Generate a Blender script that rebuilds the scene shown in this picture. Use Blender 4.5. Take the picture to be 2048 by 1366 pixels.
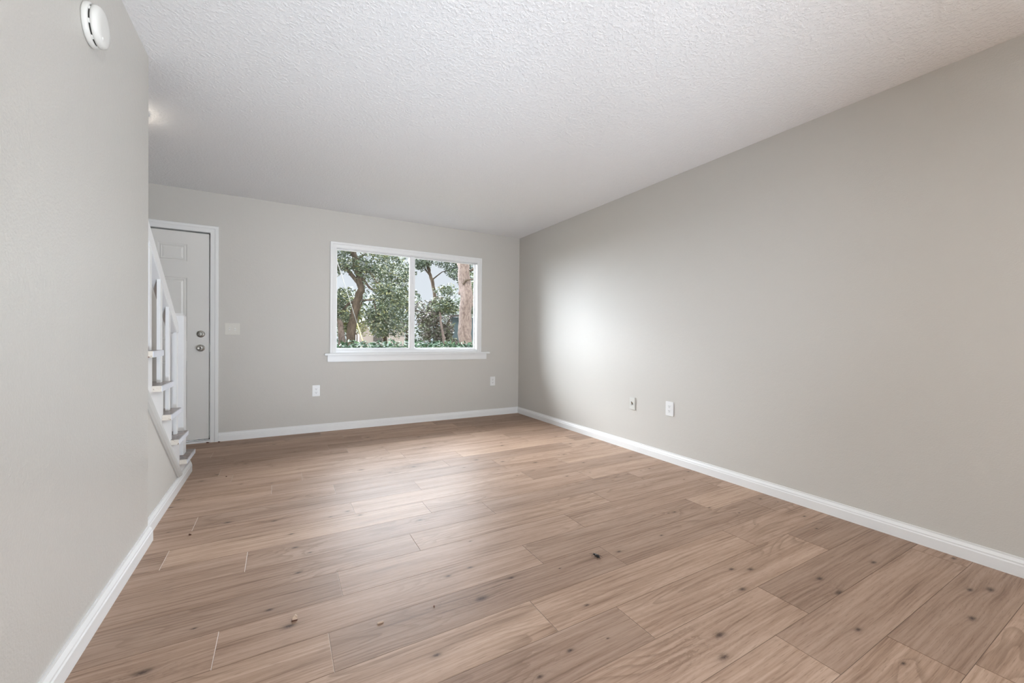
import bpy, bmesh, math, random
from mathutils import Vector, Matrix

# ------------------------------------------------------------------ scene, camera, sky, sun, exposure
sc = bpy.context.scene
for o in list(bpy.data.objects):
    bpy.data.objects.remove(o)
COL = sc.collection
H = 2.44          # ceiling height
R = 2.900         # right wall
D = 4.918         # back wall
LN = -0.581       # near left wall
LS = -0.605       # stair side plane
YE = 2.686        # end of the near left wall
LF = -1.62        # far side of the stair well
YR = -3.30        # rear wall behind the camera

cd = bpy.data.cameras.new('camera')
cam = bpy.data.objects.new('camera', cd)
COL.objects.link(cam)
cd.sensor_width = 36.0
cd.lens = 36.0 * 814.1 / 2048.0
cd.clip_start = 0.02
cd.clip_end = 300
rv, uv, fv = (0.869554, -0.493743, 0.009681), (-0.003827, 0.012864, 0.99991), (0.493823, 0.869513, -0.009297)
cam.matrix_world = Matrix(((rv[0], uv[0], -fv[0], 0), (rv[1], uv[1], -fv[1], 0), (rv[2], uv[2], -fv[2], 1.0523), (0, 0, 0, 1)))
sc.camera = cam

vs = sc.view_settings
vs.view_transform = 'Standard'
vs.look = 'None'
vs.gamma = 1.0
vs.use_curve_mapping = False
vs.exposure = 0.10

# sky: pale at the horizon, a bright overcast dome, and a much brighter hazy bank in front of the house
DOME, BANK, SIDE_BANK, LEFT_BANK = 3.6, 25.0, 6.6, 15.0
wd = bpy.data.worlds.new('sky')
sc.world = wd
wd.use_nodes = True
nt = wd.node_tree
nt.nodes.clear()
wo = nt.nodes.new('ShaderNodeOutputWorld')
bg = nt.nodes.new('ShaderNodeBackground')
tc = nt.nodes.new('ShaderNodeTexCoord')
sx = nt.nodes.new('ShaderNodeSeparateXYZ')
nt.links.new(tc.outputs['Generated'], sx.inputs[0])


def w_step(sock, lo, hi, v0, v1):
    n_ = nt.nodes.new('ShaderNodeMapRange')
    n_.interpolation_type = 'SMOOTHSTEP'
    nt.links.new(sock, n_.inputs[0])
    for i_, v_ in enumerate((lo, hi, v0, v1)):
        n_.inputs[i_ + 1].default_value = v_
    return n_.outputs[0]


def w_math(op, a_, b_):
    n_ = nt.nodes.new('ShaderNodeMath')
    n_.operation = op
    nt.links.new(a_, n_.inputs[0])
    nt.links.new(b_, n_.inputs[1])
    return n_.outputs[0]


dome = w_step(sx.outputs['Z'], .26, .45, .82, DOME)
front = w_math('MULTIPLY', w_step(sx.outputs['Z'], .22, .34, 0.0, BANK), w_step(sx.outputs['Y'], .10, .45, 0.0, 1.0))
side = w_math('MULTIPLY', w_step(sx.outputs['Z'], .28, .44, SIDE_BANK, 0.0), w_step(sx.outputs['X'], .58, .74, 0.0, 1.0))
left = w_math('MULTIPLY', w_step(sx.outputs['X'], -.68, -.46, 1.0, 1.6), w_math('MULTIPLY', w_math('MULTIPLY', w_step(sx.outputs['Z'], .62, .85, LEFT_BANK, 0.0), w_step(sx.outputs['X'], -.34, -.14, 1.0, 0.0)), w_step(sx.outputs['Y'], .0, .15, 0.0, 1.0)))
low = w_math('MULTIPLY', w_math('MULTIPLY', w_step(sx.outputs['Z'], .50, .75, 3.4 * LEFT_BANK, 0.0), w_step(sx.outputs['X'], -.94, -.78, 1.0, 0.0)), w_step(sx.outputs['Y'], .0, .15, 0.0, 1.0))
nt.links.new(w_math('ADD', w_math('ADD', dome, front), w_math('ADD', w_math('ADD', side, low), left)), bg.inputs['Strength'])
bg.inputs['Color'].default_value = (.94, 1.0, 1.08, 1)
nt.links.new(bg.outputs[0], wo.inputs['Surface'])

TRACK_FILL_W, UP_FILL_W = 84.0, 265.0     # unseen fill lamps added behind the camera

sd = bpy.data.lights.new('sun', 'SUN')
sd.energy = 2.4
sd.angle = 0.01
sd.color = (1.0, 0.86, 0.68)
sun = bpy.data.objects.new('sun', sd)
COL.objects.link(sun)
sun.location = (1, -6, 9)
sun.rotation_euler = Vector((0.06, 0.66, -0.75)).to_track_quat('-Z', 'Y').to_euler()


def portal(name, loc, sx_, sy_, direction):
    l = bpy.data.lights.new(name, 'AREA')
    l.shape = 'RECTANGLE'
    l.size, l.size_y = sx_, sy_
    l.cycles.is_portal = True
    o = bpy.data.objects.new(name, l)
    COL.objects.link(o)
    o.location = loc
    o.rotation_euler = Vector(direction).to_track_quat('-Z', 'Z').to_euler()
    return o


WX0, WX1, WZ0, WZ1 = 0.530, 2.257, 0.862, 2.040      # window opening
portal('window_daylight', ((WX0 + WX1) / 2, D + 0.14, (WZ0 + WZ1) / 2), WX1 - WX0, WZ1 - WZ0, (0, -1, 0))
GY0, GY1, GZ1 = -3.00, -0.45, 2.10                    # unseen opening added in the right wall to let sky light in
portal('added_opening_daylight', (R + 0.12, (GY0 + GY1) / 2, GZ1 / 2), GY1 - GY0, GZ1, (-1, 0, 0))


# ------------------------------------------------------------------ node helpers and materials
def mat(name, color=(.8, .8, .8), rough=.5, spec=.5, metal=0.0):
    m = bpy.data.materials.new(name)
    m.use_nodes = True
    b = m.node_tree.nodes['Principled BSDF']
    b.inputs['Base Color'].default_value = (*color, 1)
    b.inputs['Roughness'].default_value = rough
    b.inputs['Specular IOR Level'].default_value = spec
    b.inputs['Metallic'].default_value = metal
    return m


class N:
    """small wrapper around a material's node tree"""
    def __init__(s, m):
        s.t = m.node_tree
        s.b = s.t.nodes['Principled BSDF']

    def put(s, sock, v):
        if hasattr(v, 'is_output'):
            s.t.links.new(v, sock)
        elif isinstance(v, (tuple, list)) and len(v) == 3 and sock.type == 'RGBA':
            sock.default_value = (*v, 1)
        else:
            sock.default_value = v

    def math(s, op, a, b=None, c=None, clamp=False):
        n = s.t.nodes.new('ShaderNodeMath')
        n.operation = op
        n.use_clamp = clamp
        for i, v in enumerate((a, b, c)):
            if v is not None:
                s.put(n.inputs[i], v)
        return n.outputs[0]

    def vmath(s, op, a, b=None):
        n = s.t.nodes.new('ShaderNodeVectorMath')
        n.operation = op
        s.put(n.inputs[0], a)
        if b is not None:
            s.put(n.inputs[1], b)
        return n.outputs['Value'] if op in ('LENGTH', 'DISTANCE', 'DOT_PRODUCT') else n.outputs[0]

    def xyz(s, v):
        n = s.t.nodes.new('ShaderNodeSeparateXYZ')
        s.put(n.inputs[0], v)
        return n.outputs

    def comb(s, x, y, z):
        n = s.t.nodes.new('ShaderNodeCombineXYZ')
        for i, v in enumerate((x, y, z)):
            s.put(n.inputs[i], v)
        return n.outputs[0]

    def coord(s, kind='Object'):
        return s.t.nodes.new('ShaderNodeTexCoord').outputs[kind]

    def attr(s, name):
        n = s.t.nodes.new('ShaderNodeAttribute')
        n.attribute_name = name
        return n.outputs

    def noise(s, vec, scale, detail=2.0, rough=.5, dist=0.0):
        n = s.t.nodes.new('ShaderNodeTexNoise')
        s.put(n.inputs['Vector'], vec)
        n.inputs['Scale'].default_value = scale
        n.inputs['Detail'].default_value = detail
        n.inputs['Roughness'].default_value = rough
        n.inputs['Distortion'].default_value = dist
        return n.outputs['Fac']

    def ramp(s, fac, stops):
        n = s.t.nodes.new('ShaderNodeValToRGB')
        s.put(n.inputs[0], fac)
        e = n.color_ramp.elements
        while len(e) < len(stops):
            e.new(.5)
        for i, (p, c) in enumerate(stops):
            e[i].position = p
            e[i].color = (*c, 1) if len(c) == 3 else c
        return n.outputs[0]

    def mix(s, f, a, b, mode='MIX'):
        n = s.t.nodes.new('ShaderNodeMix')
        n.data_type = 'RGBA'
        n.blend_type = mode
        s.put(n.inputs[0], f)
        s.put(n.inputs[6], a)
        s.put(n.inputs[7], b)
        return n.outputs[2]

    def smooth(s, v, lo, hi):
        n = s.t.nodes.new('ShaderNodeMapRange')
        n.interpolation_type = 'SMOOTHSTEP'
        s.put(n.inputs[0], v)
        n.inputs[1].default_value, n.inputs[2].default_value = lo, hi
        return n.outputs[0]

    def bump(s, h, strength, dist):
        n = s.t.nodes.new('ShaderNodeBump')
        s.put(n.inputs['Height'], h)
        n.inputs['Strength'].default_value = strength
        n.inputs['Distance'].default_value = dist
        s.t.links.new(n.outputs[0], s.b.inputs['Normal'])


def wall_paint(name, color, rough, bump_d, scale):
    m = mat(name, color, rough, .5)
    n = N(m)
    c = n.coord()
    h = n.math('ADD', n.noise(c, scale, 2.0, .55), n.math('MULTIPLY', n.noise(c, scale * .25, 1.0), .7))
    n.bump(h, .5, bump_d)
    v = n.noise(c, 1.3, 3.0)
    n.put(n.b.inputs['Base Color'], n.mix(v, tuple(x * .985 for x in color), tuple(min(1, x * 1.015) for x in color)))
    return m


M_wall = wall_paint('greige_wall_paint', (.575, .552, .510), .50, .0012, 150)
M_wall_gloss = wall_paint('greige_semigloss_paint', (.575, .555, .515), .33, .0026, 120)
M_wall_gloss.node_tree.nodes['Principled BSDF'].inputs['Specular IOR Level'].default_value = .72
M_white = mat('white_trim_paint', (.80, .80, .79), .32)
M_vinyl = mat('white_vinyl', (.84, .84, .84), .28)
M_door = mat('off_white_door_paint', (.74, .725, .69), .34)
M_plate = mat('white_plastic', (.74, .735, .70), .3)
M_plate_w = mat('bright_white_plastic', (.80, .80, .79), .3)
M_dark = mat('dark_slot', (.03, .028, .025), .7)
M_gap = mat('black_weatherstrip', (.018, .018, .018), .8)
M_nickel = mat('satin_nickel', (.50, .49, .46), .28, .5, 1.0)
M_brass = mat('dull_brass', (.30, .22, .12), .4, .5, 1.0)
M_stairw = mat('white_stair_paint', (.82, .82, .815), .34)
M_skirt = mat('grey_moulding_paint', (.60, .60, .575), .4)

M_ceil = mat('textured_ceiling_paint', (.87, .87, .87), .8, .2)
_n = N(M_ceil)
_c = _n.coord()
_h1 = _n.noise(_c, 62, 3.0, .6)
_h2 = _n.noise(_c, 150, 2.0, .6)
_n.bump(_n.math('ADD', _n.smooth(_h1, .42, .68), _n.math('MULTIPLY', _h2, .6)), .42, .005)


def chipped(name, base, under, amount):
    """painted wood with worn spots showing wood underneath"""
    m = mat(name, base, .35)
    n = N(m)
    c = n.coord()
    s_ = n.smooth(n.noise(c, 55, 4.0, .65), amount, amount + .05)
    n.put(n.b.inputs['Base Color'], n.mix(s_, base, under))
    return m


M_tread_end = chipped('worn_white_tread_paint', (.72, .74, .79), (.42, .30, .20), .70)
M_tread_worn = chipped('chipped_beige_paint', (.70, .65, .575), (.20, .10, .05), .62)
M_tread_top = mat('dark_stained_tread', (.17, .125, .105), .22)
_n = N(M_tread_top)
_c = _n.vmath('MULTIPLY', _n.coord(), (1.5, 30, 1))
_n.put(_n.b.inputs['Base Color'], _n.ramp(_n.noise(_c, 4, 4), [(.3, (.12, .085, .07)), (.7, (.24, .17, .14))]))

# ---- laminate oak floor: every plank carries its own tone, shift and knots as face attributes
M_floor = mat('oak_laminate', (.3, .2, .13), .4)
_n = N(M_floor)
P = _n.coord()
px, py, pz = _n.xyz(P)
pr = _n.xyz(_n.attr('plank_random')['Vector'])
knot_in = None
wob = _n.noise(_n.comb(_n.math('MULTIPLY', px, 45.0), _n.math('MULTIPLY', py, 90.0), 0.0), 1.0, 3.0)
bulge = None
halo = None
for nm in ('knot_one', 'knot_two', 'knot_three'):
    k = _n.attr(nm)['Vector']
    kx, ky, ks = _n.xyz(k)
    dx = _n.math('MULTIPLY', _n.math('SUBTRACT', px, kx), .50)
    dy = _n.math('SUBTRACT', py, ky)
    d = _n.math('SQRT', _n.math('ADD', _n.math('MULTIPLY', dx, dx), _n.math('MULTIPLY', dy, dy)))
    rr = _n.math('DIVIDE', d, _n.math('MAXIMUM', _n.math('MULTIPLY', ks, .72), .0004))
    rr = _n.math('MULTIPLY', rr, _n.math('ADD', .55, _n.math('MULTIPLY', wob, .9)))
    core = _n.math('POWER', 2.718, _n.math('MULTIPLY', _n.math('MULTIPLY', rr, rr), -1.0))
    far = _n.math('DIVIDE', 1.0, _n.math('ADD', 1.0, _n.math('MULTIPLY', _n.math('MULTIPLY', rr, rr), .10)))
    far = _n.math('MULTIPLY', far, _n.math('MULTIPLY', ks, 70.0))
    hl = _n.math('POWER', 2.718, _n.math('MULTIPLY', rr, -.55))
    hl = _n.math('MULTIPLY', hl, _n.math('MINIMUM', _n.math('MULTIPLY', ks, 100.0), 1.0))
    knot_in = core if knot_in is None else _n.math('MAXIMUM', knot_in, core)
    bulge = far if bulge is None else _n.math('ADD', bulge, far)
    halo = hl if halo is None else _n.math('MAXIMUM', halo, hl)
ox = _n.math('ADD', px, _n.math('MULTIPLY', pr[0], 61.0))
oy = _n.math('ADD', py, _n.math('MULTIPLY', pr[1], 37.0))
warp = _n.noise(_n.comb(_n.math('MULTIPLY', ox, 2.2), _n.math('MULTIPLY', oy, 7.0), 0.0), 1.0, 2.0)
# figure: contour lines of a stretched field that the knots push outward
field = _n.math('ADD', _n.noise(_n.comb(_n.math('MULTIPLY', ox, 1.1), _n.math('MULTIPLY', oy, 6.0), 0.0), 1.0, 1.5), _n.math('MULTIPLY', bulge, .16))
saw = _n.math('FRACT', _n.math('MULTIPLY', field, 17.0))
ring = _n.math('MULTIPLY', _n.smooth(saw, .45, .93), _n.math('SUBTRACT', 1.0, _n.smooth(saw, .93, 1.0)))
figmask = _n.smooth(_n.noise(_n.comb(_n.math('MULTIPLY', ox, 1.3), _n.math('MULTIPLY', oy, 4.0), 3.0), 1.0, 1.0), .47, .66)
ring = _n.math('MULTIPLY', ring, _n.math('MULTIPLY', figmask, .42))
gy = _n.math('ADD', oy, _n.math('ADD', _n.math('MULTIPLY', warp, .022), _n.math('MULTIPLY', bulge, .010)))
streak = _n.noise(_n.comb(_n.math('MULTIPLY', ox, 2.2), _n.math('MULTIPLY', gy, 85.0), 0.0), 1.0, 5.0, .62)
pore = _n.noise(_n.comb(_n.math('MULTIPLY', ox, 16.0), _n.math('MULTIPLY', gy, 330.0), 0.0), 1.0, 2.0, .6)
broad = _n.noise(_n.comb(_n.math('MULTIPLY', ox, 1.4), _n.math('MULTIPLY', gy, 13.0), 1.0), 1.0, 2.0, .5)
base = _n.ramp(_n.math('ADD', _n.math('MULTIPLY', streak, .62), _n.math('MULTIPLY', broad, .38)),
               [(.32, (.182, .112, .076)), (.44, (.340, .228, .164)), (.56, (.432, .304, .228)), (.72, (.500, .366, .282))])
tone = _n.ramp(pr[2], [(0.0, (.82, .80, .79)), (.35, (.97, .95, .94)), (.7, (1.04, 1.02, 1.0)), (1.0, (1.14, 1.14, 1.12))])
base = _n.mix(1.0, base, tone, 'MULTIPLY')
base = _n.mix(ring, base, (.165, .100, .064))
base = _n.mix(_n.math('MULTIPLY', _n.smooth(pore, .55, .74), .50), base, (.14, .08, .05))
base = _n.mix(_n.math('MULTIPLY', halo, .34), base, (.15, .095, .065))
kn = _n.math('MULTIPLY', knot_in, _n.math('ADD', .45, _n.math('MULTIPLY', _n.noise(P, 160, 2.0), 1.0)), None, True)
base = _n.mix(_n.math('MULTIPLY', kn, .88), base, (.045, .027, .020))
_n.put(_n.b.inputs['Base Color'], base)
_n.put(_n.b.inputs['Roughness'], _n.math('ADD', .40, _n.math('MULTIPLY', streak, .16)))
_n.b.inputs['Specular IOR Level'].default_value = .2
_n.bump(_n.math('ADD', _n.math('MULTIPLY', streak, .6), _n.math('MULTIPLY', pore, .7)), .28, .0012)

# glass: clear with a mirror film, no refraction
M_glass = bpy.data.materials.new('clear_window_glass')
M_glass.use_nodes = True
_t = M_glass.node_tree
_t.nodes.clear()
_o = _t.nodes.new('ShaderNodeOutputMaterial')
_m = _t.nodes.new('ShaderNodeMixShader')
_a = _t.nodes.new('ShaderNodeBsdfTransparent')
_a.inputs[0].default_value = (.95, .96, .96, 1)
_g = _t.nodes.new('ShaderNodeBsdfGlossy')
_g.inputs['Roughness'].default_value = .02
_f = _t.nodes.new('ShaderNodeFresnel')
_f.inputs[0].default_value = 1.22
_t.links.new(_f.outputs[0], _m.inputs[0])
_t.links.new(_a.outputs[0], _m.inputs[1])
_t.links.new(_g.outputs[0], _m.inputs[2])
_t.links.new(_m.outputs[0], _o.inputs[0])


def lamp_mat(name, color, strength):
    m = mat(name, (.8, .8, .8), .4)
    b = m.node_tree.nodes['Principled BSDF']
    b.inputs['Emission Color'].default_value = (*color, 1)
    b.inputs['Emission Strength'].default_value = strength
    return m


M_foyer_lamp = lamp_mat('warm_lamp_glass', (1.0, .88, .72), 8.0)
M_fill_lamp = lamp_mat('fill_lamp_glass', (.93, .98, 1.04), 32.0)


# ------------------------------------------------------------------ object helpers
def prop(o, label=None, cat=None, group=None, kind=None):
    if label:
        o['label'] = label
    if cat:
        o['category'] = cat
    if group:
        o['group'] = group
    if kind:
        o['kind'] = kind
    return o


def empty(name, loc, label, cat, group=None, kind=None):
    o = bpy.data.objects.new(name, None)
    o.empty_display_size = .1
    COL.objects.link(o)
    o.location = loc
    return prop(o, label, cat, group, kind)


def wloc(o):
    v = Vector((0, 0, 0))
    while o:
        v += o.location
        o = o.parent
    return v


class MB:
    """collects shapes in world coordinates; build() links them as one mesh object"""
    def __init__(s):
        s.bm = bmesh.new()

    def box(s, x0, x1, y0, y1, z0, z1, bevel=0.0, seg=2, mi=0):
        r = bmesh.ops.create_cube(s.bm, size=1.0)
        vs_ = r['verts']
        for v in vs_:
            v.co = Vector((x0 + (v.co.x + .5) * (x1 - x0), y0 + (v.co.y + .5) * (y1 - y0), z0 + (v.co.z + .5) * (z1 - z0)))
        fs = list({f for v in vs_ for f in v.link_faces})
        for f in fs:
            f.material_index = mi
        if bevel:
            es = list({e for v in vs_ for e in v.link_edges})
            bmesh.ops.bevel(s.bm, geom=es, offset=bevel, segments=seg, affect='EDGES', clamp_overlap=True)
        return s

    def prism(s, pts, vec, mi=0):
        """planar polygon pts (3D) extruded by vec"""
        vec = Vector(vec)
        a = [s.bm.verts.new(p) for p in pts]
        b = [s.bm.verts.new(Vector(p) + vec) for p in pts]
        n = len(pts)
        fs = [s.bm.faces.new(a), s.bm.faces.new(b)]
        for i in range(n):
            fs.append(s.bm.faces.new((a[i], a[(i + 1) % n], b[(i + 1) % n], b[i])))
        for f in fs:
            f.material_index = mi
        return s

    def lathe(s, prof, origin, axis, seg=40, mi=0, cap=True):
        """prof: list of (radius, height) along axis"""
        ax = Vector(axis).normalized()
        t = Vector((0, 0, 1)) if abs(ax.z) < .9 else Vector((1, 0, 0))
        u = ax.cross(t).normalized()
        w = ax.cross(u)
        og = Vector(origin)
        rings = []
        for r, h in prof:
            rings.append([s.bm.verts.new(og + ax * h + (u * math.cos(2 * math.pi * i / seg) + w * math.sin(2 * math.pi * i / seg)) * max(r, 1e-5)) for i in range(seg)])
        for a, b in zip(rings, rings[1:]):
            for i in range(seg):
                f = s.bm.faces.new((a[i], a[(i + 1) % seg], b[(i + 1) % seg], b[i]))
                f.material_index = mi
                f.smooth = True
        if cap:
            for rg in (rings[0], rings[-1]):
                f = s.bm.faces.new(rg)
                f.material_index = mi
        return s

    def tube(s, pts, radii, seg=10, mi=0, rough=0.0, rng=None):
        pts = [Vector(p) for p in pts]
        rings = []
        for i, p in enumerate(pts):
            d = (pts[min(i + 1, len(pts) - 1)] - pts[max(i - 1, 0)]).normalized()
            t = Vector((0, 0, 1)) if abs(d.z) < .9 else Vector((1, 0, 0))
            u = d.cross(t).normalized()
            w = d.cross(u)
            rings.append([s.bm.verts.new(p + (u * math.cos(2 * math.pi * k / seg) + w * math.sin(2 * math.pi * k / seg)) * radii[i] * (1 + (rng.uniform(-rough, rough) if rng else 0))) for k in range(seg)])
        for a, b in zip(rings, rings[1:]):
            for k in range(seg):
                f = s.bm.faces.new((a[k], a[(k + 1) % seg], b[(k + 1) % seg], b[k]))
                f.smooth = True
                f.material_index = mi
        for rg in (rings[0], rings[-1]):
            s.bm.faces.new(rg).material_index = mi
        return s

    def sweep(s, path, profs):
        """profs: for each path point, a list of 3D points (the profile there); consecutive ones are skinned"""
        rings = [[s.bm.verts.new(p) for p in pr_] for pr_ in profs]
        n = len(rings[0])
        for a, b in zip(rings, rings[1:]):
            for i in range(n):
                s.bm.faces.new((a[i], a[(i + 1) % n], b[(i + 1) % n], b[i]))
        s.bm.faces.new(rings[0])
        s.bm.faces.new(rings[-1])
        return s

    def ball(s, c, r, scale=(1, 1, 1), seg=12, rot=None, mi=0):
        mt = Matrix.Translation(c) @ (rot.to_4x4() if rot else Matrix.Identity(4)) @ Matrix.Diagonal((*[r * k for k in scale], 1))
        q = bmesh.ops.create_uvsphere(s.bm, u_segments=seg, v_segments=max(6, seg // 2), radius=1.0, matrix=mt)
        for v in q['verts']:
            for f in v.link_faces:
                f.smooth = True
                f.material_index = mi
        return s

    def build(s, name, mats, parent=None, origin=None, label=None, cat=None, group=None, kind=None):
        bmesh.ops.recalc_face_normals(s.bm, faces=s.bm.faces)
        off = wloc(parent) if parent else Vector((0, 0, 0))
        if origin is not None:
            off = Vector(origin)
        me = bpy.data.meshes.new(name)
        for v in s.bm.verts:
            v.co -= off
        s.bm.to_mesh(me)
        s.bm.free()
        for m in (mats if isinstance(mats, (list, tuple)) else [mats]):
            me.materials.append(m)
        o = bpy.data.objects.new(name, me)
        COL.objects.link(o)
        if parent:
            o.parent = parent
            o.location = off - wloc(parent)
        else:
            o.location = off
        return prop(o, label, cat, group, kind)


def copy_tree(o, parent=None):
    c = o.copy()
    COL.objects.link(c)
    if parent:
        c.parent = parent
    for ch in list(o.children):
        copy_tree(ch, c)
    return c


def walls_with_holes(mb, x0, x1, z0, z1, y0, y1, holes):
    xs = sorted({x0, x1, *[h for q in holes for h in q[:2]]})
    zs = sorted({z0, z1, *[h for q in holes for h in q[2:]]})
    bm = mb.bm
    cells = set()
    for i in range(len(xs) - 1):
        for j in range(len(zs) - 1):
            cx, cz = (xs[i] + xs[i + 1]) / 2, (zs[j] + zs[j + 1]) / 2
            if not any(q[0] < cx < q[1] and q[2] < cz < q[3] for q in holes):
                cells.add((i, j))
    vc = {}

    def v(i, j, y):
        if (i, j, y) not in vc:
            vc[(i, j, y)] = bm.verts.new((xs[i], y, zs[j]))
        return vc[(i, j, y)]
    for i, j in cells:
        for y in (y0, y1):
            bm.faces.new((v(i, j, y), v(i + 1, j, y), v(i + 1, j + 1, y), v(i, j + 1, y)))
        for di, dj, a, b in ((-1, 0, (i, j), (i, j + 1)), (1, 0, (i + 1, j), (i + 1, j + 1)), (0, -1, (i, j), (i + 1, j)), (0, 1, (i, j + 1), (i + 1, j + 1))):
            if (i + di, j + dj) not in cells:
                bm.faces.new((v(*a, y0), v(*b, y0), v(*b, y1), v(*a, y1)))
    return mb


# ------------------------------------------------------------------ room shell
rng = random.Random(7)

# floor: planks laid along x, each one a face of its own with a small bevelled joint
PW, PL = .1945, 1.255
ROW0 = .785
joint = {-2: 1.886, -1: 1.54, 0: 1.775, 1: 1.148, 2: .87, 3: .151, 4: -.186, 5: .223, 6: .602, 7: -.135, 8: .788, 9: .388, 10: .845, 11: .326, 12: -.05, 13: .142, 14: .948}
known_knots = [(.882, 1.54, 9), (1.113, 1.497, 5), (1.802, 1.113, 10), (1.879, 1.071, 12), (1.699, 1.0, 12), (1.544, 1.055, 9),
               (1.364, .883, 15), (1.281, .813, 13), (.852, 1.083, 9), (.704, 1.043, 8), (2.076, .88, 13), (2.033, .787, 17), (2.73, 1.242, 9), (2.089, 1.655, 7),
               (2.43, 1.458, 7), (1.779, 1.489, 7), (2.456, .822, 12), (2.744, .836, 10), (2.55, .53, 12), (2.629, .487, 15), (2.294, .469, 13),
               (2.46, .407, 13), (1.774, .512, 7), (.452, 1.281, 10), (.707, 1.474, 17), (.646, 1.684, 9), (.756, 1.70, 8), (.03, 1.668, 14), (.072, 1.642, 14),
               (.323, 1.455, 8), (-.035, 1.803, 9), (-.37, 1.655, 16), (-.241, 3.434, 7), (-.256, 2.761, 12), (-.03, 2.66, 9), (.409, 2.512, 8), (.699, 2.281, 10), (.065, 2.277, 9), (.127, 2.19, 7)]
bm = bmesh.new()
planks = []
FX0, FX1, FY0, FY1 = LF, R, YR, D + .10
r0 = math.floor((FY0 - ROW0) / PW)
r1 = math.ceil((FY1 - ROW0) / PW)
for r_ in range(r0, r1 + 1):
    ya, yb = max(FY0, ROW0 + r_ * PW), min(FY1, ROW0 + (r_ + 1) * PW)
    if yb - ya < .003:
        continue
    j0 = joint.get(r_, rng.uniform(0, PL))
    k0 = math.floor((FX0 - j0) / PL)
    for k in range(k0, k0 + 7):
        xa, xb = max(FX0, j0 + k * PL), min(FX1, j0 + (k + 1) * PL)
        if xb - xa > .003:
            planks.append((xa, xb, ya, yb))
g, dz = .0010, -.0012
faces = []
for xa, xb, ya, yb in planks:
    o4 = [bm.verts.new(p) for p in ((xa, ya, dz), (xb, ya, dz), (xb, yb, dz), (xa, yb, dz))]
    i4 = [bm.verts.new(p) for p in ((xa + g * .8, ya + g, 0), (xb - g * 2.0, ya + g, 0), (xb - g * 2.0, yb - g, 0), (xa + g * .8, yb - g, 0))]
    faces.append(bm.faces.new(i4))
    for i in range(4):
        faces.append(bm.faces.new((o4[i], o4[(i + 1) % 4], i4[(i + 1) % 4], i4[i])))
        faces[-1].material_index = 1 if i == 1 else 2
for p in ((FX0, FX1, FY0, FY1),):
    bm.faces.new([bm.verts.new(q) for q in ((p[0], p[2], -.08), (p[0], p[3], -.08), (p[1], p[3], -.08), (p[1], p[2], -.08))])
bmesh.ops.recalc_face_normals(bm, faces=bm.faces)
me = bpy.data.meshes.new('floor')
bm.to_mesh(me)
bm.free()
at_r = me.attributes.new('plank_random', 'FLOAT_VECTOR', 'FACE')
at_k = [me.attributes.new(n_, 'FLOAT_VECTOR', 'FACE') for n_ in ('knot_one', 'knot_two', 'knot_three')]
at_r = me.attributes['plank_random']
at_k = [me.attributes[n_] for n_ in ('knot_one', 'knot_two', 'knot_three')]
fi = 0
for xa, xb, ya, yb in planks:
    rv_ = (rng.random(), rng.random(), rng.random())
    ks = [(x, y, s_ / 1000.0) for x, y, s_ in known_knots if xa < x < xb and ya < y < yb]
    seen = (xa < 2.9 and yb > .4 and ya < 2.6 and xb > .2)
    want = 1 if seen else rng.choice((1, 2, 2, 3))
    tries = rng.choice((0, 1, 1, 2, 2))
    while len(ks) < 3 and tries > 0:
        ks.append((rng.uniform(xa, xb), rng.uniform(ya + .02, yb - .02), rng.uniform(.004, .011) if seen else rng.uniform(.005, .014)))
        tries -= 1
    ks = (ks + [(99.0, 99.0, .001)] * 3)[:3]
    for f_ in range(5):
        at_r.data[fi].vector = rv_
        for a_, kk in zip(at_k, ks):
            a_.data[fi].vector = kk
        fi += 1
me.materials.append(M_floor)
me.materials.append(mat('pale_plank_bevel', (.50, .39, .31), .5))
me.materials.append(mat('brown_plank_bevel', (.20, .125, .080), .5))
floor = bpy.data.objects.new('floor', me)
COL.objects.link(floor)
prop(floor, 'knotty brown oak plank floor across the empty room', 'floor', kind='structure')

MB().box(LF - .1, R + .1, YR - .1, D + .12, H, H + .12).build('ceiling', M_ceil, label='white rough textured ceiling over the room', cat='ceiling', kind='structure')
DX0, DX1, DZ1 = -1.535, -.588, 2.055                       # door opening
mb = MB()
walls_with_holes(mb, LF - .1, R + .1, 0, H, D, D + .12, [(WX0, WX1, WZ0, WZ1), (DX0, DX1, -1, DZ1)])
mb.build('wall_back', M_wall, label='greige end wall with the window and the entry door', cat='wall', kind='structure')
mb = MB().box(R, R + .1, GY1, D, 0, H)
mb.box(R, R + .1, YR, GY0, 0, H)
mb.box(R, R + .1, GY0, GY1, GZ1, H)
mb.build('wall_right', M_wall, label='long blank greige wall on the right', cat='wall', kind='structure')
MB().box(-.69, LN, YR, YE, 0, H).build('wall_left', M_wall_gloss, label='semi-gloss greige wall on the left, holding the smoke detector', cat='wall', kind='structure')
MB().box(LF - .1, LF, YR, D, 0, H).build('wall_foyer', M_wall, label='greige wall on the far side of the stairs', cat='wall', kind='structure')
MB().box(LF - .1, R + .1, YR - .12, YR, 0, H).build('wall_rear', M_wall, label='plain greige wall behind', cat='wall', kind='structure')


def base_profile(p, out, t=.0145, h=.086):
    """points of the baseboard profile at floor point p, growing along out"""
    p, out = Vector(p), Vector(out)
    prof = [(0, 0), (t, 0), (t, h * .60), (t * .80, h * .66), (t * .80, h * .74), (t * .62, h * .80), (t * .34, h * .90), (t * .34, h), (0, h)]
    return [p + out * a + Vector((0, 0, b)) for a, b in prof]


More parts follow.
